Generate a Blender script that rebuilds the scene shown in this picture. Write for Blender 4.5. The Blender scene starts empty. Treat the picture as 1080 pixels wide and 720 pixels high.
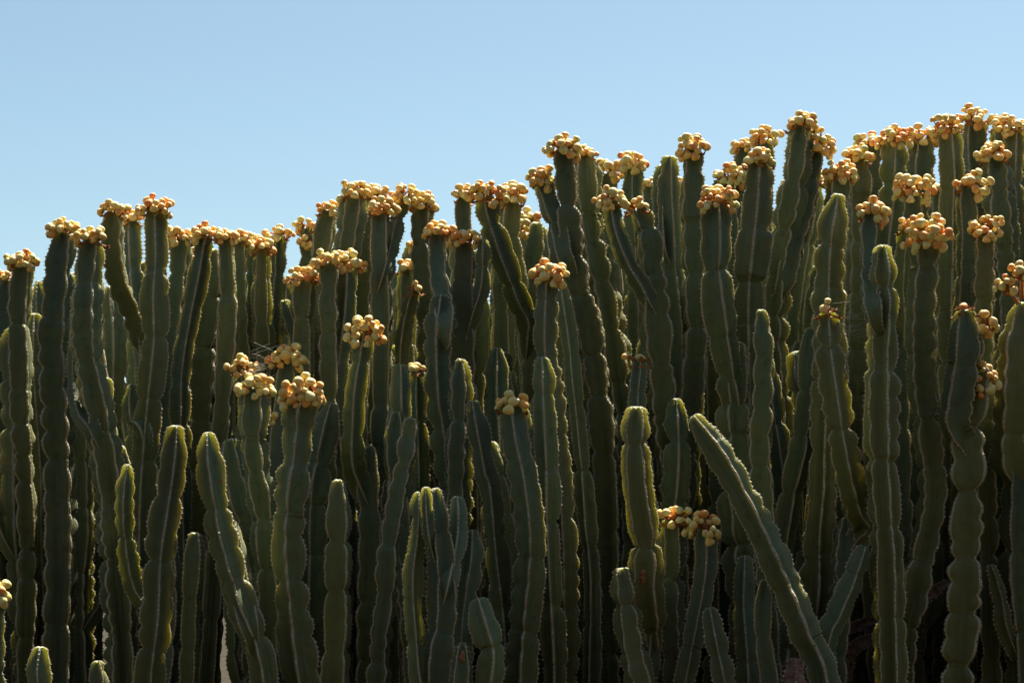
import bpy, bmesh, math, random
import numpy as np
from mathutils import Vector

random.seed(7)
rng = np.random.default_rng(7)
scene = bpy.context.scene
col = scene.collection

# ------------------------------------------------------------------ camera
CAM = np.array([0.0, 0.0, 1.6]); PITCH = math.radians(7.0); LENS = 70.0
cam_data = bpy.data.cameras.new('camera'); cam = bpy.data.objects.new('camera', cam_data)
col.objects.link(cam)
cam.location = CAM; cam.rotation_euler = (math.radians(90) + PITCH, 0, 0)
cam_data.lens = LENS; cam_data.sensor_width = 36.0; cam_data.sensor_fit = 'HORIZONTAL'
cam_data.clip_start = 0.1; cam_data.clip_end = 3000
scene.camera = cam

# ------------------------------------------------------------------ sky and sun
SUN_EL, SUN_AZ = math.radians(60), math.radians(28)        # azimuth from +Y towards +X
world = bpy.data.worlds.new('World'); scene.world = world; world.use_nodes = True
wn = world.node_tree; wn.nodes.clear()
sky = wn.nodes.new('ShaderNodeTexSky'); sky.sky_type = 'NISHITA'; sky.sun_disc = False
sky.sun_elevation = SUN_EL; sky.sun_rotation = SUN_AZ
sky.altitude = 200; sky.air_density = 1.0; sky.dust_density = 1.0; sky.ozone_density = 0.15
bg = wn.nodes.new('ShaderNodeBackground'); bg.inputs['Strength'].default_value = 0.05
wo = wn.nodes.new('ShaderNodeOutputWorld')
tint = wn.nodes.new('ShaderNodeMix'); tint.data_type = 'RGBA'; tint.blend_type = 'MULTIPLY'; tint.inputs[0].default_value = 1
tint.inputs[7].default_value = (.91, 1.0, .92, 1)          # daylight white balance
wn.links.new(sky.outputs[0], tint.inputs[6]); wn.links.new(tint.outputs[2], bg.inputs[0]); wn.links.new(bg.outputs[0], wo.inputs[0])
sun_d = bpy.data.lights.new('sun', 'SUN'); sun_d.energy = 5.0; sun_d.angle = math.radians(0.53)
sun_d.color = (1.0, 0.93, 0.82)
sun = bpy.data.objects.new('sun', sun_d); col.objects.link(sun)
sdir = Vector((math.sin(SUN_AZ)*math.cos(SUN_EL), math.cos(SUN_AZ)*math.cos(SUN_EL), math.sin(SUN_EL)))
sun.location = sdir * 40
sun.rotation_euler = sdir.to_track_quat('Z', 'Y').to_euler()
vs = scene.view_settings
vs.view_transform = 'Standard'; vs.look = 'None'; vs.exposure = 1.5; vs.gamma = 1.0
vs.use_curve_mapping = False
scene.render.engine = 'CYCLES'
scene.cycles.max_bounces = 8

# ------------------------------------------------------------------ helpers
def at(px, py, Y):
    """point of the place seen at photo pixel (1080 x 720) at distance Y in front of the viewer"""
    k = 36.0 / LENS / 1080.0
    u = (px - 540.0) * k; v = (360.0 - py) * k
    cp, sp = math.cos(PITCH), math.sin(PITCH)
    dy = cp - v * sp; dz = sp + v * cp
    t = Y / dy
    return np.array([u * t, Y, CAM[2] + dz * t])
def pxm(Y): return Y * 36.0 / LENS / 1080.0

def link(name, me, parent=None, mat=None):
    o = bpy.data.objects.new(name, me); col.objects.link(o)
    if mat is not None and len(me.materials) == 0: me.materials.append(mat)
    if parent is not None: o.parent = parent
    return o
def tag(o, label=None, cat=None, group=None, kind=None):
    if label: o['label'] = label
    if cat: o['category'] = cat
    if group: o['group'] = group
    if kind: o['kind'] = kind
    return o
def mesh_np(name, verts, faces, smooth=True):
    """faces: list of int arrays (m x 3 or m x 4)"""
    me = bpy.data.meshes.new(name)
    loops = np.concatenate([f.ravel() for f in faces]).astype(np.int32)
    sizes = np.concatenate([np.full(len(f), f.shape[1], np.int32) for f in faces])
    starts = np.concatenate([[0], np.cumsum(sizes)[:-1]]).astype(np.int32)
    me.vertices.add(len(verts)); me.vertices.foreach_set('co', np.ascontiguousarray(verts, np.float32).ravel())
    me.loops.add(len(loops)); me.loops.foreach_set('vertex_index', loops)
    me.polygons.add(len(sizes)); me.polygons.foreach_set('loop_start', starts)
    try: me.polygons.foreach_set('loop_total', sizes)
    except Exception: pass
    me.polygons.foreach_set('use_smooth', np.full(len(sizes), smooth, bool))
    me.update(calc_edges=True); me.validate()
    return me
def wave(n=4, f0=1.0, f1=6.0):
    fr = rng.uniform(f0, f1, n); ph = rng.uniform(0, 6.283, n); am = rng.uniform(.5, 1, n); am /= am.sum()
    return lambda s: sum(a * np.sin(6.283 * f * s + p) for a, f, p in zip(am, fr, ph))

class NT:
    def __init__(s, name):
        s.m = bpy.data.materials.new(name); s.m.use_nodes = True; s.t = s.m.node_tree; s.t.nodes.clear()
        s.out = s.n('ShaderNodeOutputMaterial')
    def n(s, typ, **kw):
        nd = s.t.nodes.new(typ)
        for k, v in kw.items(): setattr(nd, k, v)
        return nd
    def l(s, a, b): s.t.links.new(a, b)
    def val(s, x, sock):
        if hasattr(x, 'links'): s.l(x, sock)
        else: sock.default_value = x
    def attr(s, name): return s.n('ShaderNodeAttribute', attribute_name=name).outputs['Fac']
    def math(s, op, a, b=0.0, c=0.0, clamp=False):
        nd = s.n('ShaderNodeMath', operation=op, use_clamp=clamp)
        s.val(a, nd.inputs[0]); s.val(b, nd.inputs[1]); s.val(c, nd.inputs[2]); return nd.outputs[0]
    def step(s, x, a, b, lo=0.0, hi=1.0):
        nd = s.n('ShaderNodeMapRange', interpolation_type='SMOOTHSTEP')
        s.val(x, nd.inputs[0]); nd.inputs[1].default_value = a; nd.inputs[2].default_value = b
        nd.inputs[3].default_value = lo; nd.inputs[4].default_value = hi; return nd.outputs[0]
    def noise(s, vec, scale, detail=3, rough=.55, dist=0.0):
        nd = s.n('ShaderNodeTexNoise'); s.l(vec, nd.inputs['Vector'])
        nd.inputs['Scale'].default_value = scale; nd.inputs['Detail'].default_value = detail
        nd.inputs['Roughness'].default_value = rough; nd.inputs['Distortion'].default_value = dist
        return nd.outputs['Fac']
    def mix(s, f, a, b, mode='MIX'):
        nd = s.n('ShaderNodeMix', data_type='RGBA', blend_type=mode)
        s.val(f, nd.inputs[0])
        for x, k in ((a, 6), (b, 7)):
            if isinstance(x, tuple): nd.inputs[k].default_value = (*x, 1)
            else: s.l(x, nd.inputs[k])
        return nd.outputs[2]
    def ramp(s, f, stops):
        nd = s.n('ShaderNodeValToRGB'); e = nd.color_ramp.elements
        while len(e) < len(stops): e.new(0.5)
        for k, (p, c) in enumerate(stops): e[k].position = p; e[k].color = (*c, 1)
        s.l(f, nd.inputs[0]); return nd.outputs[0]
    def finish(s, color, rough=.5, spec=.4, bump=None, strength=.2, dist=.01, sss=0, rad=(1, 1, 1), scale=.01):
        p = s.n('ShaderNodeBsdfPrincipled')
        s.val(color if not isinstance(color, tuple) else (*color, 1), p.inputs['Base Color'])
        s.val(rough, p.inputs['Roughness']); p.inputs['Specular IOR Level'].default_value = spec
        if sss:
            p.inputs['Subsurface Weight'].default_value = sss; p.inputs['Subsurface Radius'].default_value = rad
            p.inputs['Subsurface Scale'].default_value = scale
        if bump is not None:
            b = s.n('ShaderNodeBump'); b.inputs['Strength'].default_value = strength; b.inputs['Distance'].default_value = dist
            s.l(bump, b.inputs['Height']); s.l(b.outputs[0], p.inputs['Normal'])
        s.l(p.outputs[0], s.out.inputs[0]); return s.m

# ------------------------------------------------------------------ materials
def stem_material():
    t = NT('cactus_skin')
    age, rim, ang = t.attr('age'), t.attr('rim'), t.attr('ang')
    oi = t.n('ShaderNodeObjectInfo'); rnd = oi.outputs['Random']
    geo = t.n('ShaderNodeNewGeometry'); P = geo.outputs['Position']
    cv = t.n('ShaderNodeCombineXYZ'); t.l(ang, cv.inputs[0]); t.l(t.math('MULTIPLY', age, .22), cv.inputs[1]); t.l(t.math('MULTIPLY', rnd, 37.), cv.inputs[2])
    streak = t.noise(cv.outputs[0], 9, 4)
    big = t.noise(P, 5, 3); mid = t.noise(P, 26, 4); fine = t.noise(P, 140, 3)
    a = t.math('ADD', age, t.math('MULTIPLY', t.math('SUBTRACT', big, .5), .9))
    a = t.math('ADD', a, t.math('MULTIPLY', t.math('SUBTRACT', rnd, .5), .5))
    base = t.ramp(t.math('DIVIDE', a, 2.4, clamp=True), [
        (0.0, (.092, .150, .100)), (.2, (.124, .168, .066)), (.45, (.094, .112, .038)), (.72, (.044, .053, .020)), (1.0, (.031, .037, .014))])  # olive with age; darker lower stops also paint in shade from the thicket
    c = t.mix(t.step(streak, .45, .75, 0, .6), base, (.165, .200, .095))
    c = t.mix(t.step(mid, .50, .74, 0, .42), c, (.040, .050, .026))
    c = t.mix(t.step(fine, .55, .8, 0, .35), c, (.13, .15, .10))
    r2 = t.math('FRACT', t.math('MULTIPLY', rnd, 7.13))
    c = t.mix(t.step(r2, .62, .95, 0, .6), c, (.060, .105, .090))
    c = t.mix(t.step(r2, .38, .05, 0, .5), c, (.150, .150, .050))
    # pale bloom on the flanks, yellowish green towards the thin wings
    c = t.mix(t.step(rim, .35, .85, 0, .45), c, (.150, .160, .055))
    # rust scars, more on old wood
    sc = t.noise(P, 11, 5, .6, .6)
    scar = t.math('MULTIPLY', t.step(sc, .655, .72), t.step(mid, .38, .55))
    c = t.mix(t.math('MULTIPLY', scar, .8), c, (.20, .085, .035))
    yel = t.noise(P, 7, 3, .5, .3); c = t.mix(t.step(yel, .58, .75, 0, .55), c, (.19, .165, .055))
    dot = t.noise(P, 320, 1); c = t.mix(t.step(dot, .70, .78, 0, .5), c, (.26, .26, .19))
    # corky margin
    mrg = t.math('MULTIPLY', t.step(rim, .90, .965), t.step(fine, .2, .5, .55, 1))
    c = t.mix(mrg, c, (.36, .31, .23))
    br = t.n('ShaderNodeHueSaturation'); t.l(c, br.inputs['Color'])
    t.l(t.math('MULTIPLY_ADD', rnd, .5, .78), br.inputs['Value']); br.inputs['Saturation'].default_value = .88
    rough = t.step(mid, .3, .7, .48, .68)
    h = t.math('ADD', t.math('MULTIPLY', mid, .7), t.math('MULTIPLY', streak, 1.2))
    h = t.math('ADD', h, t.math('MULTIPLY', fine, .35))
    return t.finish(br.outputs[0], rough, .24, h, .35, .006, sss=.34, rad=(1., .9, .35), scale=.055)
def spine_material():
    t = NT('spine_shield'); P = t.n('ShaderNodeNewGeometry').outputs['Position']
    f = t.noise(P, 60, 3)
    return t.finish(t.ramp(f, [(.3, (.17, .12, .075)), (.5, (.38, .33, .25)), (.72, (.55, .51, .43))]), .7, .25)
def fruit_material():
    t = NT('fruit_skin'); oi = t.n('ShaderNodeObjectInfo'); rnd = oi.outputs['Random']
    tc = t.n('ShaderNodeTexCoord').outputs['Object']
    P = t.n('ShaderNodeNewGeometry').outputs['Position']
    base = t.ramp(rnd, [(0., (.70, .66, .26)), (.3, (.84, .74, .34)), (.6, (.87, .64, .20)), (.82, (.86, .50, .14)), (1., (.78, .30, .09))])
    bl = t.noise(P, 26, 2); c = t.mix(t.step(bl, .44, .68, 0, .62), base, (.80, .36, .13))
    c = t.mix(t.step(t.noise(P, 9, 1), .5, .7, 0, .5), c, (.66, .62, .22))
    c = t.mix(t.step(t.noise(P, 160, 3), .6, .75, 0, .5), c, (.45, .22, .08))
    z = t.n('ShaderNodeSeparateXYZ'); t.l(tc, z.inputs[0])
    c = t.mix(t.step(z.outputs[2], .0155, .0185, 0, .7), c, (.25, .10, .04))   # dry style scar at the end
    return t.finish(c, .55, .3, t.noise(P, 90, 2), .25, .004, sss=.5, rad=(1., .8, .4), scale=.014)
def stalk_material():
    t = NT('dry_flower_stalk'); P = t.n('ShaderNodeNewGeometry').outputs['Position']
    return t.finish(t.ramp(t.noise(P, 70, 3), [(.3, (.16, .055, .02)), (.55, (.38, .15, .04)), (.75, (.50, .27, .08))]), .75, .2)
def soil_material():
    t = NT('dry_soil'); P = t.n('ShaderNodeNewGeometry').outputs['Position']
    n1 = t.noise(P, 3, 6, .65); n2 = t.noise(P, 40, 4)
    c = t.ramp(n1, [(.3, (.020, .017, .010)), (.55, (.042, .034, .020)), (.8, (.075, .058, .036))])
    c = t.mix(t.step(n2, .5, .8, 0, .6), c, (.02, .022, .012))
    return t.finish(c, .95, .1, t.math('ADD', n1, n2), .8, .03)
def plain(name, c1, c2, sc, rough=.7):
    t = NT(name); P = t.n('ShaderNodeNewGeometry').outputs['Position']; f = t.noise(P, sc, 4)
    return t.finish(t.ramp(f, [(.35, c1), (.68, c2)]), rough, .25, f, .3, .004)
M_STEM, M_SPINE, M_FRUIT, M_STALK, M_SOIL = stem_material(), spine_material(), fruit_material(), stalk_material(), soil_material()
M_WEB = plain('spider_silk', (.35, .35, .34), (.5, .5, .48), 50, .5)
M_SCAR = plain('rust_scar', (.16, .06, .03), (.42, .20, .09), 60)
M_BUD = plain('dried_bract', (.10, .05, .045), (.24, .15, .11), 40)

# ------------------------------------------------------------------ ground
def ground():
    xs = np.concatenate([np.linspace(-400, -12, 8), np.linspace(-10, 10, 61), np.linspace(12, 400, 8)])
    ys = np.concatenate([np.linspace(-400, -16, 6), np.linspace(-14, 16, 91), np.linspace(18, 900, 10)])
    X, Y = np.meshgrid(xs, ys); Z = .025 * np.sin(X * 2.1 + 1.3 * np.sin(Y)) * np.cos(Y * 1.7)
    Z = np.where((np.abs(X) < 11) & (np.abs(Y - 6) < 11), Z, 0) - .03
    up = np.clip((-1.5 - Y) / 6.0, 0, 1); Z = Z + 12.5 * up * up * (3 - 2 * up) * (1 + .06 * np.sin(X * .4) )  # unseen bank behind the camera, added to block low sky light
    v = np.stack([X.ravel(), Y.ravel(), Z.ravel()], 1); nx = len(xs)
    i, j = np.meshgrid(np.arange(nx - 1), np.arange(len(ys) - 1)); q = (j * nx + i).ravel()
    f = np.stack([q, q + 1, q + 1 + nx, q + nx], 1)
    tag(link('ground', mesh_np('ground', v, [f]), None, M_SOIL), 'dark dry soil under the cactus thicket, with an added shading bank behind the viewer', kind='structure')
ground()

# ------------------------------------------------------------------ cactus stem builder
def spline(pts, n):
    """centripetal-ish Catmull-Rom through 3-D points, n samples equally spaced"""
    P = np.array(pts, float); P = np.vstack([2 * P[0] - P[1], P, 2 * P[-1] - P[-2]])
    out = []
    for i in range(1, len(P) - 2):
        t = np.linspace(0, 1, 24, endpoint=False)[:, None]
        a, b, c, d = P[i - 1], P[i], P[i + 1], P[i + 2]
        out.append(.5 * (2 * b + (c - a) * t + (2 * a - 5 * b + 4 * c - d) * t * t + (3 * b - a - 3 * c + d) * t ** 3))
    out.append(P[-2][None]); C = np.vstack(out)
    L = np.concatenate([[0], np.cumsum(np.linalg.norm(np.diff(C, axis=0), axis=1))])
    return C, L
def interp(C, L, s): return np.stack([np.interp(s, L, C[:, k]) for k in range(3)], 1)

def stem_mesh(pts, R, nr, phi, seg=None, dep=None, detail=1.0, low=None, taper_base=False, valley=None, blunt=False):
    """ribbed, jointed column along pts (tip first). Returns stem mesh and one spine-row mesh per rib."""
    C, L = spline(pts, 24); T = L[-1]
    # ring stations: dense near the tip, dense where it shows, sparse low down near the ground
    cap = R * .85
    st = list(cap * (1 - np.cos(np.linspace(0, math.pi / 2, 7)))[1:])
    step = .0165 / detail
    s = st[-1]
    z_low = low if low is not None else .75
    while s < T:
        zz = np.interp(s, L, C[:, 2]); s += step if zz > z_low else .09
        st.append(min(s, T))
    if seg is None:
        base = rng.uniform(.20, .36); cuts = []; x = rng.uniform(.10, .34)
        while x < T + .5: cuts.append(x); x += base * rng.uniform(.6, 1.4)
        seg = np.array(cuts)
    for c in seg:
        if c < T - .03 and np.interp(c, L, C[:, 2]) > z_low: st += [c - .016, c - .007, c, c + .007, c + .016] if detail > .8 else [c - .012, c, c + .012]
    S = np.array(sorted(set(np.round(st, 4)))); 
    P = interp(C, L, S)
    # gentle sway
    wx, wy = wave(3, .25, .9), wave(3, .25, .9)
    amp = .017 * np.clip(S / .3, 0, 1)
    P[:, 0] += amp * wx(S); P[:, 1] += amp * wy(S)
    Tn = np.gradient(P, axis=0); Tn /= np.linalg.norm(Tn, axis=1)[:, None] + 1e-9
    e1 = np.cross(Tn, np.array([0, 1., 0])); e1 /= np.linalg.norm(e1, axis=1)[:, None] + 1e-9
    e2 = np.cross(e1, Tn)
    # joints
    if seg is None:
        base = rng.uniform(.22, .40); cuts = []; x = rng.uniform(.10, .38)
        while x < T + .5: cuts.append(x); x += base * rng.uniform(.65, 1.4)
        seg = np.array(cuts)
    dmax = dep if dep is not None else rng.choice([.30, .42, .52, .60], p=[.15, .35, .3, .2])
    dd = rng.uniform(.45, 1.15, len(seg)) * dmax
    cons = np.zeros_like(S); size = np.ones_like(S)
    edges = np.concatenate([[0], seg]); k = np.clip(np.searchsorted(edges, S, side='right') - 1, 0, len(edges) - 1)
    segsize = rng.uniform(.90, 1.10, len(edges) + 1); size = segsize[k]
    size = np.convolve(np.pad(size, 3, mode='edge'), np.ones(7) / 7, 'valid')
    jn = []
    for c, d in zip(seg, dd):
        jn.append((c, d))
    hoop = np.sqrt(np.clip(1 - (1 - np.clip(S / (.28 * R), 0, 1)) ** 2, 0, 1))
    q_ = np.clip(S / ((1.1 if blunt else 2.1) * R), 0, 1); q_ = q_ * q_ * (3 - 2 * q_); k0 = .68 if blunt else rng.uniform(.46, .66)
    capf = np.maximum(hoop, .2) * (k0 + (1 - k0) * q_ ** .75)
    capv = np.clip(.25 + .75 * np.clip(S / (R * 1.7), 0, 1) ** .7, 0, 1)
    grow = .90 + .10 * np.clip(S / .5, 0, 1)
    if taper_base: capf = capf * np.clip(.42 + .58 * np.clip((T - S) / .13, 0, 1) ** .6, 0, 1)
    vr = valley if valley is not None else rng.uniform(.41, .54)
    twist = rng.uniform(-.12, .12)
    ts = [(-.10, .975, .955), (0, 1., 1.), (.10, .975, .955), (.46, None, .5), (1., 'v', 0.), (1.54, None, .5)]
    ns = len(S); cols_v = []; rimv = []; angv = []; tips = []; tipn = []
    scl = rng.uniform(.075, .15); sa = rng.choice([.18, .30, .40]); skew = rng.uniform(-.25, .1)
    half = math.pi / nr
    for r in range(nr):
        nz = wave(4, .8, 4.); sc_ph = rng.uniform(0, 6.28)
        wig = wave(3, .5, 3.)
        xx = S / scl + sc_ph + .5 * wig(S); fx = xx - np.floor(xx)
        lob_ = np.clip(np.sin(math.pi * fx ** math.exp(skew)), 0, 1) ** .8
        m = 1 + .06 * nz(S) + sa * (lob_ - .66) * np.clip(.7 + .6 * wig(S * .4), .35, 1)
        cons = np.zeros_like(S)
        for c, d in jn:                             # rounded shoulders meet in a sharp crease at each joint
            u = S - c - rng.uniform(-.010, .010); x_ = np.clip(1 - np.abs(u) / np.where(u > 0, .060, .085), 0, 1)
            cons = np.maximum(cons, d * (1 - np.sqrt(np.clip(1 - x_ * x_, 0, 1))))
        jit = np.interp(S, np.linspace(0, T, max(4, int(T / .2))), rng.uniform(-.05, .05, max(4, int(T / .2))))
        tip0 = R * grow * size * (m + jit); tipr = tip0 * (1 - cons)
        rib_k = rng.uniform(.84, 1.10); tip0 = tip0 * rib_k; tipr = tipr * rib_k
        val = R * vr * grow * size * (1 - .10 * cons) * (1 + .04 * wave(3, .5, 3)(S))
        dev = .06 * wig(S)
        for off, f, rimval in ts:
            th = phi + twist * S + (2 * r + off) * half + dev * (1 - min(abs(off if off <= 1 else 2 - off), 1))
            if f is None:
                rad = val + (tip0 * (1 - .45 * cons) - val) * .26
            elif f == 'v': rad = val
            else: rad = tipr * f
            rad = rad * (capf if f not in (None, 'v') else capf * capv if f == 'v' else capf * (.45 + .55 * capv))
            p = P + e1 * (rad * np.cos(th))[:, None] + e2 * (rad * np.sin(th))[:, None]
            cols_v.append(p); rimv.append(np.full(ns, rimval)); angv.append(np.full(ns, (r + off / 2) / nr * 2.2))
            if f == 1.:
                tips.append(p); tipn.append(e1 * np.cos(th)[:, None] + e2 * np.sin(th)[:, None])
    nc = len(cols_v)
    V = np.stack(cols_v, 1).reshape(-1, 3)                          # ring-major
    rimA = np.stack(rimv, 1).ravel(); angA = np.stack(angv, 1).ravel(); age_shadeA = np.repeat(S, nc)
    apex = interp(C, L, np.array([0.0])) + np.array([0, 0, -.018]); V = np.vstack([V, apex, P[-1][None]])
    i, j = np.meshgrid(np.arange(nc), np.arange(ns - 1)); a = j * nc + i; b = j * nc + (i + 1) % nc
    quads = np.stack([a.ravel(), b.ravel(), (b + nc).ravel(), (a + nc).ravel()], 1)
    ii = np.arange(nc); ap = len(V) - 2
    capt = np.stack([(ii + 1) % nc, ii, np.full(nc, ap)], 1)
    off = (ns - 1) * nc; bot = np.stack([off + ii, off + (ii + 1) % nc, np.full(nc, ap + 1)], 1)
    # make normals point outwards
    q = quads[len(quads) // 2]; nrm = np.cross(V[q[1]] - V[q[0]], V[q[3]] - V[q[0]])
    if np.dot(nrm, V[q[0]] - P[min(q[0] // nc, ns - 1)]) < 0:
        quads = quads[:, ::-1]; capt = capt[:, ::-1]; bot = bot[:, ::-1]
    me = mesh_np('stem', V, [quads, capt, bot])
    for nm, arr in (('age', age_shadeA), ('rim', rimA), ('ang', angA)):
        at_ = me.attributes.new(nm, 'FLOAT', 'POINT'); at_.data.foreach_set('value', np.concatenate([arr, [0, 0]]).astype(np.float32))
    # spine rows
    rows = []
    for tp, tn in zip(tips, tipn):
        LL = np.concatenate([[0], np.cumsum(np.linalg.norm(np.diff(tp, axis=0), axis=1))])
        zvis = tp[:, 2] > z_low - .05
        end = LL[zvis][-1] if zvis.any() else LL[-1]
        end = min(end, LL[-1] - .02)
        if end < .05: end = LL[-1]
        sp = np.arange(.004, end, .0205 / min(1, detail + .15)); sp = sp + rng.uniform(-.003, .003, len(sp))
        c = interp(tp, LL, sp); nn = interp(tn, LL, sp); tg = interp(tp, LL, sp + .004) - interp(tp, LL, sp - .004)
        tg /= np.linalg.norm(tg, axis=1)[:, None] + 1e-9; bb = np.cross(tg, nn)
        k = len(sp); z = rng.uniform(.7, 1.35, k)[:, None] * (.8 + 4. * R) * .82
        hl, hw, hh = .0072 * z, .0056 * z, .0064 * z
        v = [c + tg * hl - nn * .001, c - tg * hl - nn * .001, c + bb * hw - nn * .002, c - bb * hw - nn * .002, c + nn * hh]
        # a pair of short thorns
        tl = rng.uniform(.004, .010, k)[:, None]
        for sgn in ((1, -1) if detail > .8 else ()):
            d = nn * .8 + bb * sgn * .75 + tg * rng.uniform(-.3, .3, k)[:, None]
            b0 = c + nn * hh * .5
            v += [b0 + tg * .0013, b0 - tg * .0013, b0 + d * tl]
        n_el = len(v); VV = np.stack(v, 1).reshape(-1, 3); o_ = (np.arange(k) * n_el)[:, None]
        fl = np.array([[0, 2, 4], [2, 1, 4], [1, 3, 4], [3, 0, 4], [5, 6, 7], [8, 9, 10]][:6 if n_el > 5 else 4])
        F = (o_[:, :, None] + fl[None]).reshape(-1, 3)
        rows.append(mesh_np('spine_row', VV, [F], smooth=False))
    return me, rows

def build_stem(name, parent, pts, R, nr, phi, mat=None, **kw):
    me, rows = stem_mesh(pts, R, nr, phi, **kw)
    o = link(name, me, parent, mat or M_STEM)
    for r in rows: link('spine_row', r, o, M_SPINE)['kind'] = 'stuff'
    return o

# ------------------------------------------------------------------ fruit
def fruit_variants():
    out = []
    for k in range(8):
        bm = bmesh.new(); bmesh.ops.create_icosphere(bm, subdivisions=3 if k < 4 else 2, radius=.0205)
        fl = random.uniform(.80, .96); lob = random.uniform(.08, .19); ph = random.uniform(0, 6.28)
        for v in bm.verts:
            a = math.atan2(v.co.y, v.co.x); rr = math.hypot(v.co.x, v.co.y) / .0205
            m = 1 + lob * math.cos(3 * a + ph) * rr
            v.co.x *= m; v.co.y *= m; v.co.z *= fl
            if rr < .3: v.co.z *= .92 + .08 * (rr / .3)
        for f in bm.faces: f.smooth = True
        me = bpy.data.meshes.new('fruit'); bm.to_mesh(me); bm.free(); me.materials.append(M_FRUIT); out.append(me)
    return out
FRUITS = fruit_variants()
def tube(V, F, p0, p1, r0, r1):
    d = p1 - p0; L = np.linalg.norm(d) + 1e-9; d = d / L
    u = np.cross(d, [0, 0, 1.] if abs(d[2]) < .9 else [1., 0, 0]); u /= np.linalg.norm(u); w = np.cross(d, u)
    b = len(V)
    for p, r in ((p0, r0), (p1, r1)):
        for k in range(4):
            a = k * math.pi / 2; V.append(p + r * (u * math.cos(a) + w * math.sin(a)))
    for k in range(4): F.append([b + k, b + (k + 1) % 4, b + 4 + (k + 1) % 4, b + 4 + k])

def fruit_cluster(parent, tip, w, h, n, R, phi, nr, scale=1.0, lean=0.0, up=None, dense=True):
    """fruits on short dry stalks along the upper rib margins of a tip (or of a flank when up is given)"""
    d0 = .043 * scale; V, F = [], []; pos = []
    a_, b_ = max(w / 2 - d0 * .45, d0 * .6), max(h / 2 - d0 * .3, d0 * .5)
    ctr = np.array(tip) + np.array([lean * w * .25, -.012, h * -.06])
    axis = np.array(tip) - np.array([0, 0, R * .9])
    def ok(p, slack):
        hor = math.hypot(p[0] - tip[0], p[1] - tip[1])
        if p[2] < tip[2] and hor < R * .66 + d0 * .28: return False
        return not (p[2] < tip[2] + d0 * .15 and hor < d0 * .3)
    groups = []; tries = 0; ng = max(1, round(n / 3.3))
    while len(groups) < ng and tries < 900:                     # cymes of three to five fruits each
        tries += 1
        th = random.uniform(0, 2 * math.pi); cz = random.uniform(-1, 1.0)
        rr = math.sqrt(max(0, 1 - cz * cz)) * random.uniform(.78, 1.05)
        p = ctr + np.array([a_ * rr * math.cos(th), a_ * .9 * rr * math.sin(th), b_ * cz])
        if ok(p, 0) and all(np.linalg.norm(p - g) > d0 * (1.45 - .9 * tries / 900) for g in groups): groups.append(p)
    left = n; tries = 0
    while groups and left > 0 and tries < 2600:
        tries += 1
        g = random.choice(groups); off = np.array([random.gauss(0, 1) for _ in range(3)]); off /= np.linalg.norm(off)
        p = g + off * d0 * random.uniform(.0, .74)
        if not ok(p, 1): continue
        sz = random.choice((.72, .85, .95, 1.0, 1.08, 1.16)) * scale
        if any(np.linalg.norm(p - q) < (.84 - .12 * tries / 2600) * .0208 * (sz + s2) for q, s2 in pos): continue
        pos.append((p, sz)); left -= 1
    knots = []
    for k in range(nr):                                         # dry cyme knots sit on the rib shoulders
        a = phi + k * 2 * math.pi / nr
        for dz in (.0, -.03):
            rad = R * (.45 if dz == 0 else .86)
            knots.append(np.array(tip) + np.array([rad * math.cos(a), rad * math.sin(a), dz * 1.1 - .002]))
    cl = None; fr = []
    for p, sz in pos:
        kn = min(knots, key=lambda q: np.linalg.norm(q - p))
        mid = kn * .55 + p * .45 + np.array([0, 0, .006])
        tube(V, F, kn, mid, .0046, .0036); tube(V, F, mid, p, .0036, .0026)
        for _ in range(2):                                      # bracts and dry remains on the stalk
            q = mid + np.array([random.uniform(-.012, .012) for _ in range(3)])
            tube(V, F, mid, q, .0040, .0012)
    for kn in knots:
        tube(V, F, np.array(tip) - np.array([0, 0, .012]), kn, .005, .005)
        for _ in range(5):
            q = kn + np.array([random.uniform(-.018, .018), random.uniform(-.018, .018), random.uniform(-.004, .022)])
            tube(V, F, kn, q, .0055, .0022)
    cl = link('fruit_cluster', mesh_np('fruit_cluster', np.array(V), [np.array(F)], smooth=False), parent, M_STALK)
    for p, sz in pos:
        o = bpy.data.objects.new('fruit', random.choice(FRUITS)); col.objects.link(o); o.parent = cl
        o.location = p; o.scale = (sz, sz, sz)
        dv = Vector(p - axis).normalized(); o.rotation_euler = dv.to_track_quat('Z', 'Y').to_euler()
    return cl

# ------------------------------------------------------------------ the columns
# id, depth 0 front .. 1 back, width px, path px from the tip down, cluster (w, h, count) or None, options
#   o: 'f' a flat face towards the path, 'r' a ridge; p: id of the column it branches from; L: label; X: further clusters (x, y, w, h, n)
T = []
def K(i, d, w, pts, fr=None, **k): T.append(dict(i=i, d=d, w=w, pts=pts, fr=fr, **k))
# --- skyline and upper stems
K('a1', .55, 20, [(5,294),(3,350),(6,430),(4,520),(6,640)], (24,14,9), o='f', L='smooth olive column at the low end of the skyline with a small fruit cap')
K('a2', .45, 22, [(25,276),(22,330),(24,385),(23,440),(27,560),(30,700)], (38,22,20), o='f', L='scalloped column with hooked yellow cap at the low end of the skyline')
K('a2b', .62, 24, [(40,296),(43,340),(46,420),(44,560)], None, o='r', L='bare short-topped column with a broad sunlit flank behind the hooked-cap column')
K('a3', .40, 27, [(67,244),(61,300),(58,350),(61,420),(63,500),(63,600),(62,720)], (32,24,20), o='f', L='tall straight column of long even joints running unbroken from cap to ground')
K('a3b', .60, 22, [(76,290),(76,340),(78,400),(85,500)], None, L='bare column wedged between two tall fruit-topped columns at the low end')
K('a4', .30, 30, [(97,252),(92,310),(93,370),(107,440),(115,510),(122,600),(135,720)], (36,24,22), o='f', L='pale olive column with a kink below mid-height and a drooping fruit cap')
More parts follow.
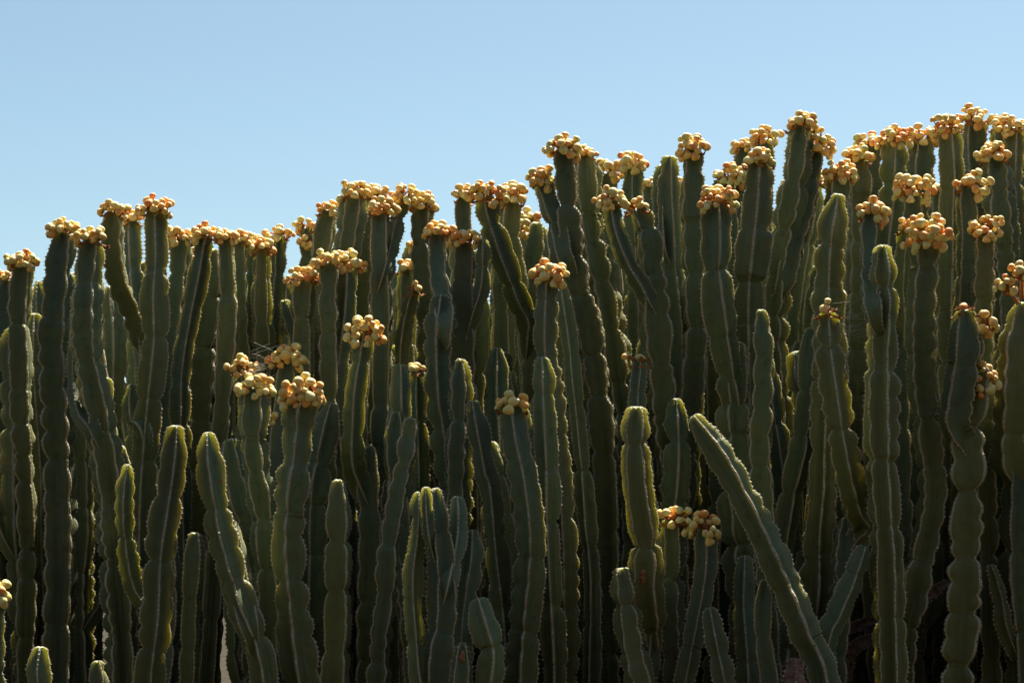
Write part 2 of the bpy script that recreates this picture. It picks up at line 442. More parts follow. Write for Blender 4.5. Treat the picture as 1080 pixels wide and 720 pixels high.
K('a4b', .36, 22, [(84,330),(82,380),(86,430),(96,452)], None, p='a4', o='r')
K('a5', .50, 24, [(119,222),(119,260),(124,300),(138,336)], (30,18,14), p='a6', o='f')
K('a6', .62, 24, [(138,232),(142,280),(146,340),(150,420),(155,520),(160,660)], (26,22,14), o='r', L='column whose curved side arm also carries a fruit cap at the low end')
K('a7', .42, 28, [(164,220),(163,265),(161,310),(163,360),(158,430),(150,520),(146,640)], (36,22,22), o='r', L='column with rounded bulging joints and a neat round cap standing clear on the sky')
K('a7b', .45, 20, [(139,405),(141,440),(150,452)], None, p='a7')
K('a8', .55, 22, [(192,251),(187,300),(183,350),(180,410),(172,480),(165,560),(160,680)], (36,20,18), o='f', L='long pale streaked column under the first of the paired low caps')
K('a9', .52, 25, [(217,247),(207,300),(198,350),(193,400),(192,520)], (32,20,18), o='r', L='dark leaning column under the second of the paired low caps')
K('a10', .64, 31, [(226,262),(222,320),(216,380),(214,470),(212,600)], None, o='f', L='broad bare olive column beside the slit of sky between the stems')
K('a11', .50, 20, [(238,250),(240,320),(237,390),(233,470),(225,600)], (28,18,14), o='f', L='slim straight column past the slit of sky, first of a row of four')
K('a12', .58, 17, [(252,252),(254,320),(258,400),(262,520)], (28,18,14), o='f', L='very slim column, second of a row of four past the slit of sky')
K('a13', .66, 17, [(265,256),(267,330),(270,420)], (22,16,10), o='f', L='very slim column, third of a row of four past the slit of sky')
K('a14', .60, 20, [(277,262),(277,330),(280,420),(285,560)], (26,24,16), o='f', L='slim column, last of a row of four past the slit of sky')
K('b1', .70, 20, [(294,247),(291,300),(289,370),(290,480)], (30,18,13), o='r', L='narrow column with two little fruit knots apart on its tip')
K('b2', .66, 22, [(284,280),(282,340),(280,420),(282,560)], (30,22,12), o='f', L='straight column behind the cobwebby fruit heads, its cap loose and ragged')
K('b3', .74, 17, [(323,240),(324,290),(326,380)], (30,18,11), o='f', L='thin column poking up bare-headed between the low ragged caps', X=[(330,256,28,16,9)])
K('b4', .48, 24, [(321,292),(318,350),(316,420),(322,520)], (44,24,24), o='f', L='column with a sagging pale fruit cap low below the skyline dip')
K('b5', .72, 26, [(346,222),(338,270),(335,340),(336,440)], (28,20,15), o='f', L='stout leaning column at the foot of the skyline step with one small cap')
K('b6', .62, 26, [(375,204),(368,250),(358,300),(352,380),(350,480)], (36,24,22), o='f', L='leaning column, first under the flat-topped row of caps on the skyline')
K('b7', .70, 26, [(394,205),(386,260),(380,330),(378,440)], (30,22,17), o='f', L='leaning column, second under the flat-topped row of caps on the skyline')
K('b8', .45, 24, [(347,276),(346,325),(348,400),(346,520)], (30,22,16), o='f', L='first of two stems sharing a wide double fruit cap below the skyline')
K('b9', .44, 26, [(366,276),(363,340),(360,420),(362,540)], (40,28,24), o='r', L='second of two stems sharing a wide double fruit cap below the skyline')
K('b10', .50, 23, [(402,222),(398,280),(402,350),(404,440),(405,560),(402,700)], (32,24,20), o='f', L='long smooth dark column with its cap tucked under a taller pair')
K('b11', .55, 21, [(425,209),(418,240),(412,270),(406,290)], (36,26,22), p='b10', o='r')
K('b12', .56, 26, [(446,215),(446,270),(451,340),(452,430),(450,560)], (28,24,17), o='f', L='upright column beside the forked pair, its cap spilling over one shoulder')
K('b13', .72, 20, [(430,282),(428,330),(424,420)], (26,14,9), o='f', L='column hidden but for a small fruit tuft in a gap below the skyline')
K('b14', .50, 20, [(437,305),(428,350),(424,420),(430,520)], (12,10,2), o='r', L='tapering column tipped with a single pale fruit')
K('b15', .46, 24, [(462,245),(462,285),(468,320),(468,345)], (34,22,17), p='b16', o='f')
K('b16', .38, 30, [(466,310),(464,360),(466,420),(472,480),(476,600)], None, o='r', L='wide bare column with scalloped wings and a ridge facing the path')
K('b17', .40, 25, [(491,253),(490,310),(492,360),(494,430),(496,540)], (40,22,21), o='f', L='straight column with a broad flat cap and a side arm hugging it')
K('b17b', .42, 20, [(510,252),(507,300),(497,338)], None, p='b17', o='r')
K('b18', .72, 20, [(489,208),(488,270),(486,360)], (24,26,14), o='f', L='slim column behind the slanting arm, fruit hanging down its flank')
K('b19', .48, 26, [(511,206),(519,240),(537,285),(549,318),(560,344)], (42,30,26), p='b21', o='r')
K('b20', .74, 22, [(532,205),(532,270),(528,360)], (20,18,9), o='f', L='half-hidden column just behind the slanting arm')
K('b21', .60, 26, [(540,212),(541,270),(556,360),(562,440),(565,560)], (32,36,26), o='f', L='column with a tall hanging bunch of fruit and a long slanting arm')
K('b22', .45, 20, [(571,190),(580,215),(588,245),(594,275)], (34,24,19), p='b23', o='f')
K('b23', .42, 26, [(594,156),(599,205),(603,260),(611,310),(622,345),(632,420),(640,540)], (40,24,24), o='f', L='highest column at the middle of the thicket, leaning slightly, with a curved lower arm')
K('b24', .52, 28, [(616,164),(621,215),(629,270),(639,330),(647,390),(657,450),(663,560)], (28,24,16), o='f', L='yellowish olive column leaning beside the highest middle column')
K('b25', .70, 26, [(640,182),(640,240),(644,330)], (38,24,20), o='f', L='column mostly behind the curved arm, cap level with its taller neighbour')
K('b26', .66, 25, [(668,173),(668,230),(672,320),(676,430)], (34,22,19), o='r', L='upright column with a rounded cap next to the bare double-tipped column')
K('b27', .34, 22, [(644,211),(650,245),(662,280),(676,303)], (34,22,18), p='b28', o='r')
K('b28', .40, 30, [(672,219),(686,250),(692,300),(696,360),(701,430),(708,500),(712,600)], (20,18,8), o='f', L='wide smooth column bent at the neck with a small one-sided cap')
K('b29', .55, 25, [(706,164),(706,220),(708,290),(714,360),(716,450)], None, o='r', L='bare double-tipped column standing fruitless against the sky')
K('b29b', .58, 20, [(697,174),(697,215),(700,260)], None, p='b29', o='r')
K('b30', .78, 20, [(686,196),(686,260),(690,360)], (20,20,9), o='f', L='hidden column whose fruit peeps from behind the bare double-tipped column')
K('b31', .50, 25, [(731,158),(731,215),(733,280),(733,350),(728,420),(722,520)], (38,28,23), o='f', L='slender straight column under a fan-shaped cap beside the bare double tip')
K('b32', .78, 20, [(718,200),(718,280)], (18,20,8), o='f', L='half-hidden column behind the fan-capped column')
K('b33', .66, 26, [(768,186),(770,250),(776,340)], (42,30,26), o='f', L='column behind the fluted two-toned column, its cap just above')
K('b34', .26, 35, [(756,212),(757,260),(760,320),(766,370),(771,405)], (48,32,32), p='b34s', o='r')
K('b34s', .33, 32, [(778,360),(776,410),(778,460),(781,520),(786,620)], None, o='f', L='fluted two-toned column with a heavy domed cap on its ridged upper arm')
K('b35', .74, 20, [(784,156),(782,220)], (26,20,11), o='f', L='slim far column with a sparse cap beside the skyline pair')
K('b36', .70, 24, [(808,146),(806,210),(804,300)], (38,24,20), o='f', L='far column with a broad cap in the climbing skyline')
K('b37', .48, 34, [(800,171),(797,220),(793,270),(790,330),(792,420)], (34,24,17), o='r', L='broad dark column with small cap in front of the climbing skyline')
K('b38', .24, 27, [(577,290),(577,340),(579,390),(583,430),(590,520),(596,640)], (42,28,25), o='r', L='dark column set forward in the middle with a reddish fruit cap')
K('b39', .66, 26, [(566,234),(563,290),(562,360)], None, o='f', L='bare round-headed column behind the reddish cap', X=[(546,243,24,22,11)])
K('c1', .50, 28, [(844,132),(840,180),(830,235),(818,290),(812,360),(815,440)], (32,22,18), o='f', L='bowed column under the first half of a sloping double cap')
K('c2', .58, 25, [(860,152),(853,205),(840,255),(828,300)], (38,32,26), p='c1', o='f')
K('c3', .56, 25, [(885,184),(883,230),(880,300)], (42,28,28), o='f', L='column with a tight ball of pale fruit above the bare twin-lobed column')
K('c4', .34, 36, [(884,204),(879,250),(874,300),(873,360),(868,430)], None, o='r', nr=5, L='bare thick column with twin-lobed tip just under a tight fruit ball')
K('c5', .62, 28, [(906,168),(906,220),(902,290),(900,400)], (34,24,18), o='f', L='stout column in the skyline notch beside the tight fruit ball')
K('c6', .74, 28, [(919,152),(920,210),(922,300)], (40,24,20), o='f', L='far column whose cap merges with the next one on the skyline')
K('c7', .64, 28, [(944,146),(940,200),(936,260),(938,360)], (44,24,25), o='r', L='stout column with a wide flat cap beside a chink of sky')
K('c8', .66, 26, [(973,146),(969,190),(966,250)], (38,26,20), o='f', L='column flaring to a wide joint just past a chink of sky')
K('c9', .56, 27, [(1001,133),(1002,180),(1000,235),(1002,320),(1004,420)], (40,26,24), o='r', L='column with winged shoulders near the top of the climbing skyline')
K('c10', .72, 27, [(1026,127),(1025,180),(1024,260)], (36,30,24), o='f', L='highest column of all with smooth unbroken sides')
K('c11', .68, 22, [(1056,131),(1058,190),(1060,280)], (30,22,15), o='f', L='first of two columns under the last skyline cap')
K('c12', .66, 24, [(1071,134),(1071,190),(1072,280)], (32,24,17), o='r', L='second of two columns under the last skyline cap')
K('c13', .54, 29, [(1049,166),(1053,215),(1060,280),(1066,360)], (36,32,24), o='f', L='stout column with a one-sided cap below the last skyline cap')
K('c14', .40, 22, [(1018,196),(1018,250),(1017,320),(1016,400)], (34,30,18), o='f', L='slim column with fruit only on one shoulder of its tip', ld=.9)
K('c15', .34, 25, [(1039,242),(1038,290),(1037,350),(1038,420)], (38,32,22), o='f', L='straight column with loose round fruit beside the one-shouldered slim column')
K('c16', .42, 24, [(964,200),(962,250),(955,330)], (50,36,30), o='f', L='column with a horseshoe of fruit arched over its dark tip')
K('c17', .26, 28, [(976,246),(976,290),(974,340),(972,400),(975,460),(981,520),(975,570),(966,620),(955,690)], (64,40,42), o='f', L='column with deep pinched joints carrying the largest fruit bunch of the thicket', ld=.3)
K('c17b', .30, 19, [(955,240),(953,290),(955,340)], (20,14,6), p='c16', o='r')
K('c18', .25, 22, [(916,226),(918,262),(922,300),(926,330)], (28,34,19), p='c19', o='f', ld=.6)
K('c19', .22, 36, [(931,258),(933,310),(930,360),(930,430),(932,500),(936,570),(938,640),(942,720)], None, o='r', nr=6, L='thick many-winged bare-tipped column standing beside the largest fruit bunch')
K('c20', .70, 24, [(1078,172),(1077,240)], (26,34,14), o='f', L='column with fruit down its flank below the last skyline cap')
K('c21', .24, 30, [(1078,318),(1070,370),(1068,430),(1066,485)], None, p='c21s', o='f', X=[(1062,302,22,20,8),(1077,286,20,20,7)])
K('c21s', .30, 28, [(1074,440),(1076,520),(1074,620),(1078,720)], None, o='f', L='column whose arm carries a pair of orange fruit tufts on stalks')
K('c22', .62, 22, [(1030,300),(1032,380),(1036,470)], None, o='f', L='bare slim column behind the loose round fruit')
# --- middle and front stems
K('d1', .26, 27, [(386,350),(381,390),(375,440),(372,480),(376,505)], (42,38,27), p='d1s', o='r')
K('d1s', .36, 26, [(390,470),(388,520),(390,580),(388,660)], None, o='f', L='column set forward with a tall pale fruit pile on a long arm')
K('d2', .22, 25, [(268,408),(267,450),(270,490),(277,540),(280,620)], (44,24,23), o='f', L='smooth-faced front column with a flat pale fruit cap under cobweb')
K('d3', .10, 36, [(319,414),(314,460),(309,520),(308,580),(312,630),(318,690),(324,740)], (52,36,36), o='r', L='front column with a sharp pale centre ridge and the best lit fruit dome')
K('d4', .40, 22, [(256,388),(258,430),(260,500)], (34,28,17), o='r', L='column with a loose reddish fruit spray behind the flat pale cap')
K('d5', .38, 26, [(303,380),(300,430),(296,500),(292,580)], (42,28,24), o='f', L='grey-green column with a branching fruit spray behind the best lit dome', X=[(283,432,16,26,7)])
K('d6', .32, 29, [(350,424),(341,460),(334,500),(330,560)], None, o='r', L='dark bare column tucked behind the sharp-ridged fruit column')
K('d7', .30, 26, [(243,462),(248,500),(258,545),(266,600)], None, o='f', L='very dark bare curved column between the flat cap and the two ridged front columns')
K('d8', .12, 27, [(357,505),(358,550),(357,600),(354,650),(350,720)], None, o='f', L='short bare rounded front column below the sharp-ridged fruit column')
K('d9', .22, 24, [(434,440),(428,480),(420,530),(413,580),(408,630),(398,690)], None, o='f', L='slim dark column bowed to one side beside the crowned front column')
K('d10', .42, 24, [(440,390),(441,440),(444,520),(446,600)], (16,10,4), o='r', L='dark column with just a few brown-stalked fruits')
K('d11', .34, 22, [(422,384),(424,440),(430,540)], None, o='r', L='narrow bare column with a sunlit hooped tip beside the few-fruited column')
K('d12', .30, 23, [(486,378),(484,430),(480,500),(478,600)], None, o='f', L='straight bare column in front of the wide scalloped column')
K('d13', .20, 25, [(498,422),(504,460),(512,500),(520,540)], None, o='r', L='short pale bare column with knobbly outline, tip bent over')
K('d14', .44, 24, [(524,366),(524,420),(526,500),(530,600)], None, o='r', L='dark bare column with sunlit hooped tip above the small orange cap')
K('d15', .14, 33, [(540,428),(546,470),(556,510),(564,560),(562,610),(555,660),(550,720)], (34,24,13), o='r', L='front column with a small orange fruit cap bending outward as it rises')
K('d16', .20, 27, [(572,376),(573,430),(576,490),(580,580),(584,680)], None, o='r', L='dark blue-green bare column with centre ridge beside the orange-capped front column')
K('d17', .36, 22, [(592,300),(600,360),(606,420),(613,480),(618,560),(624,660)], None, o='r', L='black-green narrow column in deep shade behind the reddish cap')
K('d18', .26, 24, [(674,380),(672,420),(675,480),(684,560)], (40,22,5), o='r', L='column with bare orange stalks and only a few fruits left')
K('d19', .06, 28, [(671,428),(671,470),(676,520),(682,570),(681,620),(684,655)], None, p='d19s', o='f', S=[(680,606,9,20),(690,598,4,6)])
K('d19s', .16, 22, [(690,640),(686,690),(684,740)], None, o='r', L='blue-green bare front column with a rust scar near its pinched foot')
K('d20', .26, 24, [(803,326),(805,380),(805,430),(803,480),(808,560),(812,660)], None, o='f', L='straight blue-green bare column above the leaning front column')
K('d21', .05, 34, [(730,438),(757,478),(783,525),(807,572),(828,618),(848,668),(868,722)], None, o='r', dep=.16, nr=4, L='bare front column leaning far over, cutting diagonally across the others')
K('d22', .20, 24, [(708,546),(708,590),(704,640),(706,720)], (38,30,17), o='f', L='dark front column with a cream fruit cap below the leaning column', ld=.4)
K('d23', .14, 26, [(744,556),(741,600),(732,650),(724,700),(720,740)], (46,28,19), o='r', L='curved front column with cream fruit half hidden by the leaning column')
K('d24', .12, 30, [(873,328),(877,375),(883,430),(891,490),(902,535),(908,556)], (14,10,2), p='d24s', o='r')
K('d24s', .28, 26, [(893,545),(888,600),(884,660),(880,740)], None, o='f', L='blue-green column with a sharp lit ridge, single fruit and cobweb at its tip')
K('d25', .34, 28, [(858,345),(850,410),(842,470),(832,540),(822,620)], None, o='r', L='olive column behind the cobwebbed ridged column, leaning away')
K('d26', .20, 27, [(1018,326),(1016,370),(1010,405),(1005,430),(1004,450)], (14,10,2), p='d26s', o='f')
K('d26s', .24, 35, [(1022,345),(1026,400),(1023,450),(1020,510),(1018,570),(1015,640),(1013,720)], None, o='f', L='thick dark column with a curved one-fruit arm and fruit bunches on its flank', X=[(1041,342,30,30,13),(1038,400,24,38,15)])
K('d27', .32, 30, [(1044,410),(1052,470),(1062,540),(1068,600),(1072,700)], None, o='r', L='grey-green bare column beside the thick one with flank bunches')
K('d28', 0.58, 24, [(1010,360),(1006,420),(1000,500),(994,600)], None, o='f', L='shaded column between the deep-jointed and the thick flank-fruited columns')
K('e1', .06, 30, [(186,448),(182,500),(174,555),(168,610),(163,670),(156,730)], None, o='r', L='bare front column with hooped tip and bright centre ridge, first of a ridged pair')
K('e2', .05, 32, [(219,455),(222,500),(229,545),(241,590),(257,640),(278,710)], None, o='r', L='bare front column slanting away downward, second of a ridged pair')
K('e2b', .12, 22, [(243,548),(250,590),(258,630),(262,660)], None, p='e2', o='f')
K('e3', .12, 24, [(135,489),(132,530),(135,575),(147,625)], None, p='e3s', o='r')
K('e3s', .22, 28, [(176,560),(178,620),(176,680),(172,740)], None, o='f', L='shaded column behind the ridged pair with a curved blue-green arm')
K('e4', .02, 27, [(43,681),(41,705),(42,740)], None, o='r', L='lowest little crowned tip beside the foot of the long even-jointed column')
K('e5', .04, 18, [(103,696),(103,740)], None, o='f', L='small smooth low tip between the long even-jointed and the kinked columns')
K('e6', .18, 22, [(206,561),(202,610),(199,650),(198,720)], None, o='f', L='short dark bare finger between the ridged pair')
K('e7', .02, 22, [(-4,626),(-6,680),(-5,740)], (34,26,18), o='r', L='lowest of all fruiting columns, one yellow head low at the thin end')
K('e8', 0.52, 24, [(36,330),(38,400),(42,520),(46,600),(50,700)], None, o='r', L='narrow bare column with lit margin low at the thin end of the thicket')
K('e9', 0.50, 26, [(12,345),(13,420),(18,540),(24,620),(28,720)], None, o='r', L='sharp-ridged bare column hugging the hooked-cap column at the thin end')
K('e10', 0.56, 24, [(87,360),(86,440),(85,560),(83,640),(86,720)], None, o='f', L='shaded column between the even-jointed and kinked columns')
K('f1', .04, 28, [(459,514),(462,550),(467,595),(469,650),(463,690),(460,740)], None, o='f', L='crowned front column with a crest of several small lobes at its tip')
K('f1b', .06, 18, [(442,518),(441,560),(437,610),(441,670),(446,720)], None, p='f1', o='r')
K('f1c', .08, 20, [(482,523),(481,560),(474,610)], None, p='f1', o='r')
K('f1d', .05, 14, [(449,513),(451,540),(456,570)], None, p='f1', o='r')
K('f2', .10, 27, [(499,558),(497,590),(490,625),(486,680)], None, o='r', L='short front column with hooped ribs tucked beside the crowned column')
K('f3', .02, 30, [(504,630),(511,660),(518,690),(515,740)], None, o='r', L='short pale bowed column below the short hooped front column')
K('f4', .01, 21, [(488,677),(488,700),(487,740)], None, o='f', L='little low tip with an orange scar beside the short pale bowed column', S=[(488,692,6,12)])
K('f5', 0.48, 30, [(534,390),(532,450),(528,540),(522,590),(516,640)], None, o='f', L='broad shaded column behind the short hooped front column')
K('f6', 0.40, 30, [(606,330),(610,420),(614,540),(620,600),(627,660),(634,730)], None, o='r', L='broad very dark column in the darkest middle of the thicket')
K('f7', .14, 28, [(655,598),(662,640),(672,690),(678,740)], None, o='f', L='dark grey column low beside the rust-scarred one')
K('f8', .06, 28, [(748,640),(755,675),(764,715),(768,740)], None, o='r', L='short leaning column with lit margins low under the cream fruit')
K('f9', 0.52, 26, [(636,360),(642,440),(648,540),(650,600),(646,700)], None, o='r', L='shaded olive column behind the rust-scarred one')
K('f10', 0.46, 30, [(845,360),(838,430),(826,520),(822,560),(818,640)], None, o='f', L='olive column in the gap behind the leaning front column')
K('f11', .16, 26, [(912,575),(898,615),(884,650),(872,690)], None, o='r', L='stubby tilted column low between two long ones')
K('f12', .20, 26, [(785,585),(782,640),(786,720)], None, o='r', L='narrow ridged column standing under the leaning front column')
K('f13', .10, 22, [(808,610),(806,660),(812,730)], None, o='f', L='small olive column beneath the leaning front column')
K('f14', 0.56, 26, [(946,380),(950,460),(958,580),(960,660)], None, o='f', L='shaded column glimpsed between the two long unbroken front columns')
K('f15', 0.58, 28, [(1050,420),(1048,500),(1044,620),(1046,720)], None, o='f', L='column lost in the dark beside the thick flank-fruited one')
K('f16', 0.52, 28, [(548,420),(544,500),(532,640),(530,720)], None, o='f', L='dark column behind the orange-capped front column low down')
K('f17', 0.50, 26, [(416,430),(418,520),(424,660),(420,740)], None, o='f', L='dark column low between the bowed slim one and the crowned one')
K('f18', 0.52, 26, [(300,430),(298,500),(290,640),(292,740)], None, o='r', L='dark column low beside the foot of the sharp-ridged fruit column')
K('g1', .0, 27, [(838,693),(837,715),(837,745)], None, o='r', mat='bud', fix=True, L='withered purple-brown stem tip below the foot of the leaning column')
K('g2', .30, 17, [(925,652),(880,668),(835,688),(800,712)], None, o='f', mat='bud', L='dead brown stem slumped across the dark gap behind the leaning column')
K('g3', .34, 15, [(1000,612),(965,640),(925,672),(895,700)], None, o='f', mat='bud', L='dead thin stem slumped behind the long many-winged column')
# ------------------------------------------------------------------ fill: stems seen only in glimpses behind the others
SKY = [(-60,310),(0,295),(60,250),(100,250),(165,225),(210,252),(290,262),(340,235),(380,210),(460,220),(510,210),(545,200),(595,170),
       (640,190),(700,178),(735,168),(800,160),(850,145),(900,170),(945,155),(1000,140),(1140,140)]
def skyline(x): return float(np.interp(x, [p[0] for p in SKY], [p[1] for p in SKY]))
DY0, DYS = 8.25, 2.35
def dist(d): return DY0 + DYS * d

axes = []          # (samples, radius) of stems already standing, to keep stems out of each other
def clearance(pts, R, skip=()):
    C, L = spline(pts, 24); S = interp(C, L, np.linspace(0, L[-1], 28)); worst = 9.
    for nm, A, r in axes:
        if nm in skip: continue
        d = np.linalg.norm(S[:, None] - A[None], axis=2).min() / (R + r)
        worst = min(worst, d)
    return worst
def reserve(nm, pts, R):
    C, L = spline(pts, 24); axes.append((nm, interp(C, L, np.linspace(0, L[-1], 60)), R))
ROOT = {}; GEO = {}
def radius(rec, Y):
    f = {'f': 1.58, 'r': 1.90}.get(rec.get('o'), 1.74)
    return rec['w'] * pxm(Y) / f
def layout(rec):
    """turn the traced path into a stem in space; columns go on down to the soil"""
    best = None
    for dd in (0, .05, -.05, .1, -.1, .15, -.15, .22, -.22, .3, -.3):
        d = rec['d'] + dd
        if d < 0: continue
        Y = dist(d); R = radius(rec, Y)
        pts = [at(x, y, Y) for x, y in rec['pts']]
        if not rec.get('p'):
            a, b = pts[-1], pts[-2]; z = a[2]; sx = float(np.clip((a[0] - b[0]) / max(.05, b[2] - a[2]), -.25, .25))
            if z > .5: pts.append(np.array([a[0] + sx * .25 * (z - .4) , Y + .02, max(.4, z - max(.5, (z) * .55))]))
            e = pts[-1]; pts.append(np.array([e[0], Y + .03, -.04]))
        elif rec['p'] in GEO:
            # bring the arm's foot into the stem that carries it
            Cp, Lp = GEO[rec['p']][0], GEO[rec['p']][1]
            f = pts[-1]; k = np.argmin(np.abs(Cp[:, 2] - (f[2] - .03))); tgt = Cp[k]
            n = len(pts)
            for q in range(n):                        # ease the whole arm in depth towards its carrier
                w = (q / (n - 1)) ** 1.6; pts[q] = pts[q].copy()
                ynew = pts[q][1] * (1 - w) + (tgt[1] - .5 * GEO[rec['p']][2]) * w
                pts[q] = at(*rec['pts'][q], ynew)
            pts.append(np.array([tgt[0], tgt[1], tgt[2] - .09]))
        c = clearance(pts, R, (rec.get('p'),)) - abs(dd) * .25
        if best is None or c > best[0]: best = (c, pts, R, Y)
        if c > .78 or rec.get('fix'): break
    return best[1:]
def orient(o, nr):
    # ridge towards the path (-Y) or a flat face towards it
    a = -math.pi / 2 if o == 'r' else -math.pi / 2 + math.pi / nr
    return a + rng.uniform(-.18, .18)
def place(rec, root):
    pts, R, Y = layout(rec)
    nr = rec.get('nr') or (4 if rng.random() < .72 else 5)
    o = rec.get('o') or ('f' if rng.random() < .5 else 'r'); phi = orient(o, nr)
    is_br = bool(rec.get('p'))
    reserve(rec['i'], pts, R)
    C, L = spline(pts, 24); GEO[rec['i']] = (C, L, R)
    base = np.array(root.location) if root else np.array([pts[-1][0], pts[-1][1], 0.])
    if root is None:
        root = bpy.data.objects.new('tall_cactus', None); col.objects.link(root); root.location = base
        root.empty_display_size = .2; ROOT[rec['i']] = root
        tag(root, rec.get('L'), 'cactus', rec.get('G', 'cactus columns of the thicket'))
    loc = [p - base for p in pts]
    build_stem('branch' if is_br else 'stem', root, loc, R, nr, phi, taper_base=is_br, detail=rec.get('det', 1.0), dep=rec.get('dep'), mat={'bud': M_BUD}.get(rec.get('mat')), blunt=bool(rec.get('fr') and rec['fr'][2] > 5))
    k = pxm(Y); tip = loc[0]
    for (x, y, w_, h_) in rec.get('S', ()):                    # rust scar on the face turned to the path
        q = at(x, y, Y); s_ = L[np.argmin(np.abs(C[:, 2] - q[2]))]; c_ = interp(C, L, np.array([s_]))[0]
        bm = bmesh.new(); bmesh.ops.create_icosphere(bm, subdivisions=3, radius=1.)
        wv = wave(4, .3, 1.2)
        for v in bm.verts:
            m_ = 1 + .35 * float(wv(math.atan2(v.co.z, v.co.x)))
            v.co = Vector((v.co.x * w_ * k * .5 * m_, v.co.y * .012, v.co.z * h_ * k * .5 * m_))
        for f in bm.faces: f.smooth = True
        me_ = bpy.data.meshes.new('scar'); bm.to_mesh(me_); bm.free()
        so = link('scar', me_, root, M_SCAR); so.location = Vector(np.array([q[0], c_[1] - R * .50, q[2]]) - base)
    if rec.get('fr'):
        w, h, n = rec['fr']; n = int(n * 1.3)
        fruit_cluster(root, tip, w * k, h * k * .98, n, R, phi, nr, scale=random.uniform(.92, 1.08), lean=rec.get('ld', 0) + random.uniform(-.25, .25))
    for (x, y, w, h, n) in rec.get('X', ()):
        s = min(np.linspace(0, 1.2, 60), key=lambda q: abs(np.interp(q, L, C[:, 2]) - at(x, y, Y)[2]))
        c = interp(C, L, np.array([s]))[0]; p = at(x, y, c[1] - R * .55)
        q = p - base; fruit_cluster(root, q, w * k, h * k, int(n * 1.2), min(R * .25, w * k * .2), phi, nr, scale=1.0)
        V, F = [], []; a0 = c - base
        tube(V, F, a0 + (q - a0) * .3 - np.array([0, 0, .03]), q, .012, .006)
        link('fruit_stalk', mesh_np('fruit_stalk', np.array(V), [np.array(F)]), root, M_STALK)
    return root

for rec in [r for r in T if not r.get('p')]: place(rec, None)
for rec in [r for r in T if r.get('p')]: place(rec, ROOT[rec['p']])

def side_arm(rec):
    # a young arm that leaves the flank with an elbow and turns up
    C, L, R = GEO[rec['i']]; root = ROOT[rec['i']]; base = np.array(root.location)
    for _ in range(14):
        s = rng.uniform(.45, 1.7)
        if s > L[-1] - .6: continue
        p = interp(C, L, np.array([s]))[0]; r = R * rng.uniform(.62, .92); ln = rng.uniform(.22, .55)
        a = rng.choice([0, math.pi]) + rng.uniform(-.2, .9) * (1 if rng.random() < .5 else -.3)
        d = np.array([math.cos(a), math.sin(a), 0.]); out = R + r * rng.uniform(.9, 1.6)
        pts = [p + d * (out + ln * rng.uniform(-.05, .28)) + [0, 0, ln], p + d * out * 1.02 + [0, 0, ln * .5], p + d * out * .86 + [0, 0, .05], p + d * R * .3 + [0, 0, -.10]]
        if ln > s - .40: continue
        if clearance(pts[:3], r, (rec['i'],)) < .8: continue
        reserve(rec['i'], pts, r); nr = 4 if rng.random() < .7 else 5
        build_stem('branch', root, [q - base for q in pts], r, nr, rng.uniform(0, 6.28), taper_base=True, detail=1.0)
        return
for rec in [r for r in T if not r.get('p')]:
    if rng.random() < .45 and rec['d'] > .28 and not rec.get('X') and not rec.get('mat') and not (rec['fr'] and rec['d'] < .3): side_arm(rec)
fills = []
def fill_label(rec, label):
    # name it by the traced column it stands closest behind
    x, y = rec['pts'][0]; best = None
    for r in T:
        if r.get('p') or r['d'] >= rec['d'] or not r.get('L'): continue
        X_ = [q[0] for q in r['pts']]; Y_ = [q[1] for q in r['pts']]
        if y < Y_[0] + 5: continue
        e = abs(np.interp(y + 40, Y_, X_) - x) + 60 * (rec['d'] - r['d'])
        if best is None or e < best[0]: best = (e, r['L'])
    if best is None: return label.split('|')[1]
    w = ('fruiting ' if rec['fr'] else '') + label.split('|')[0] + ' behind the ' + best[1]
    return w if len(w.split()) <= 16 else label.split('|')[1]
def fill(n, d0, d1, y0, y1, label, group, x0=-30, x1=1110, w0=22, w1=30, det=.5, fr=0):
    xs = np.linspace(x0, x1, n) + rng.uniform(-9, 9, n)
    for x in xs:
        ty = skyline(x) + rng.uniform(y0, y1)
        lean = rng.uniform(-42, 42); bow = rng.uniform(-12, 12)
        rec = dict(i='z%d' % len(fills), d=rng.uniform(d0, d1), w=rng.uniform(w0, w1), L=label, G=group, det=det,
                   pts=[(x, ty), (x + lean * .2 + bow, ty + 80), (x + lean * .6 + bow, ty + 180), (x + lean, ty + 330)],
                   fr=(30, 20, 12) if rng.random() < fr else None)
        rec['L'] = fill_label(rec, label)
        fills.append(rec); place(rec, None)
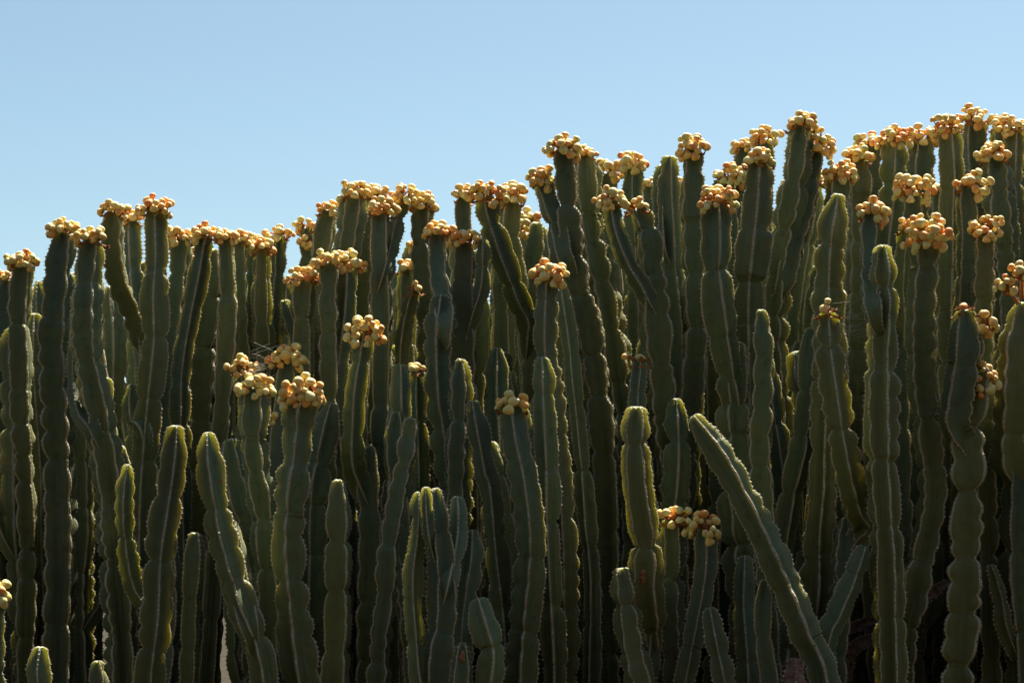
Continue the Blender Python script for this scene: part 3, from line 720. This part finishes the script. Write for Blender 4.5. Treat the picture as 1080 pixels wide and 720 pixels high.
fill(46, .80, 1.0, 22, 80, 'dim column|dim cactus column glimpsed in the gaps just behind the skyline row', 'columns glimpsed behind the skyline row', fr=.25)
fill(34, .62, .82, 110, 230, 'bare shaded column|bare shaded cactus column deep in the middle of the thicket', 'bare columns deep in the thicket')
fill(24, .5, .66, 190, 320, 'lower dark column|bare cactus column reaching only half way up, lost in deep shade', 'half-height columns lost in the shade')
fill(58, 1.02, 1.35, 30, 110, 'far column|far cactus column at the back of the thicket seen through chinks', 'columns at the back of the thicket', det=.42)

for xa, xb in ((-420, -45), (1125, 1500)):
    for d0, d1, y0, y1, n in ((.55, .95, 0, 60, 20), (.1, .5, 120, 380, 14)):
        for x in np.linspace(xa, xb, n) + rng.uniform(-8, 8, n):
            ty = skyline(x) + rng.uniform(y0, y1); lean = rng.uniform(-20, 20)
            fr = (34, 22, 18) if y1 < 100 or rng.random() < .2 else None
            rec = dict(i='z%d' % len(fills), d=rng.uniform(d0, d1), w=rng.uniform(24, 31), det=.42, fr=fr, G='columns where the thicket runs on',
                       L='fruit-capped column where the thicket runs on past its thin end' if fr and x < 0 else 'fruit-capped column where the thicket runs on past its high end' if fr
                       else 'bare column where the thicket runs on past its thin end' if x < 0 else 'bare column where the thicket runs on past its high end',
                       pts=[(x, ty), (x + lean * .3, ty + 80), (x + lean, ty + 300)])
            fills.append(rec); place(rec, None)

# ------------------------------------------------------------------ small things
def cobweb(px, py, Y, label):
    V, F = [], []; c = at(px, py, Y)
    for _ in range(26):
        a = c + np.array([random.gauss(0, .03), random.gauss(0, .03), random.gauss(0, .045)])
        d = np.array([random.uniform(.03, .10), random.uniform(-.03, .03), random.uniform(-.05, .05)])
        tube(V, F, a - d * .5, a + d * .5, .00035, .00035)
    tag(link('cobweb', mesh_np('cobweb', np.array(V), [np.array(F)], smooth=False), None, M_WEB), label, 'cobweb')
cobweb(900, 338, dist(.12), 'tangled pale cobweb threads beside a single-fruited ridged tip')
cobweb(272, 386, dist(.24), 'thin cobweb threads strung between two pale fruit heads')
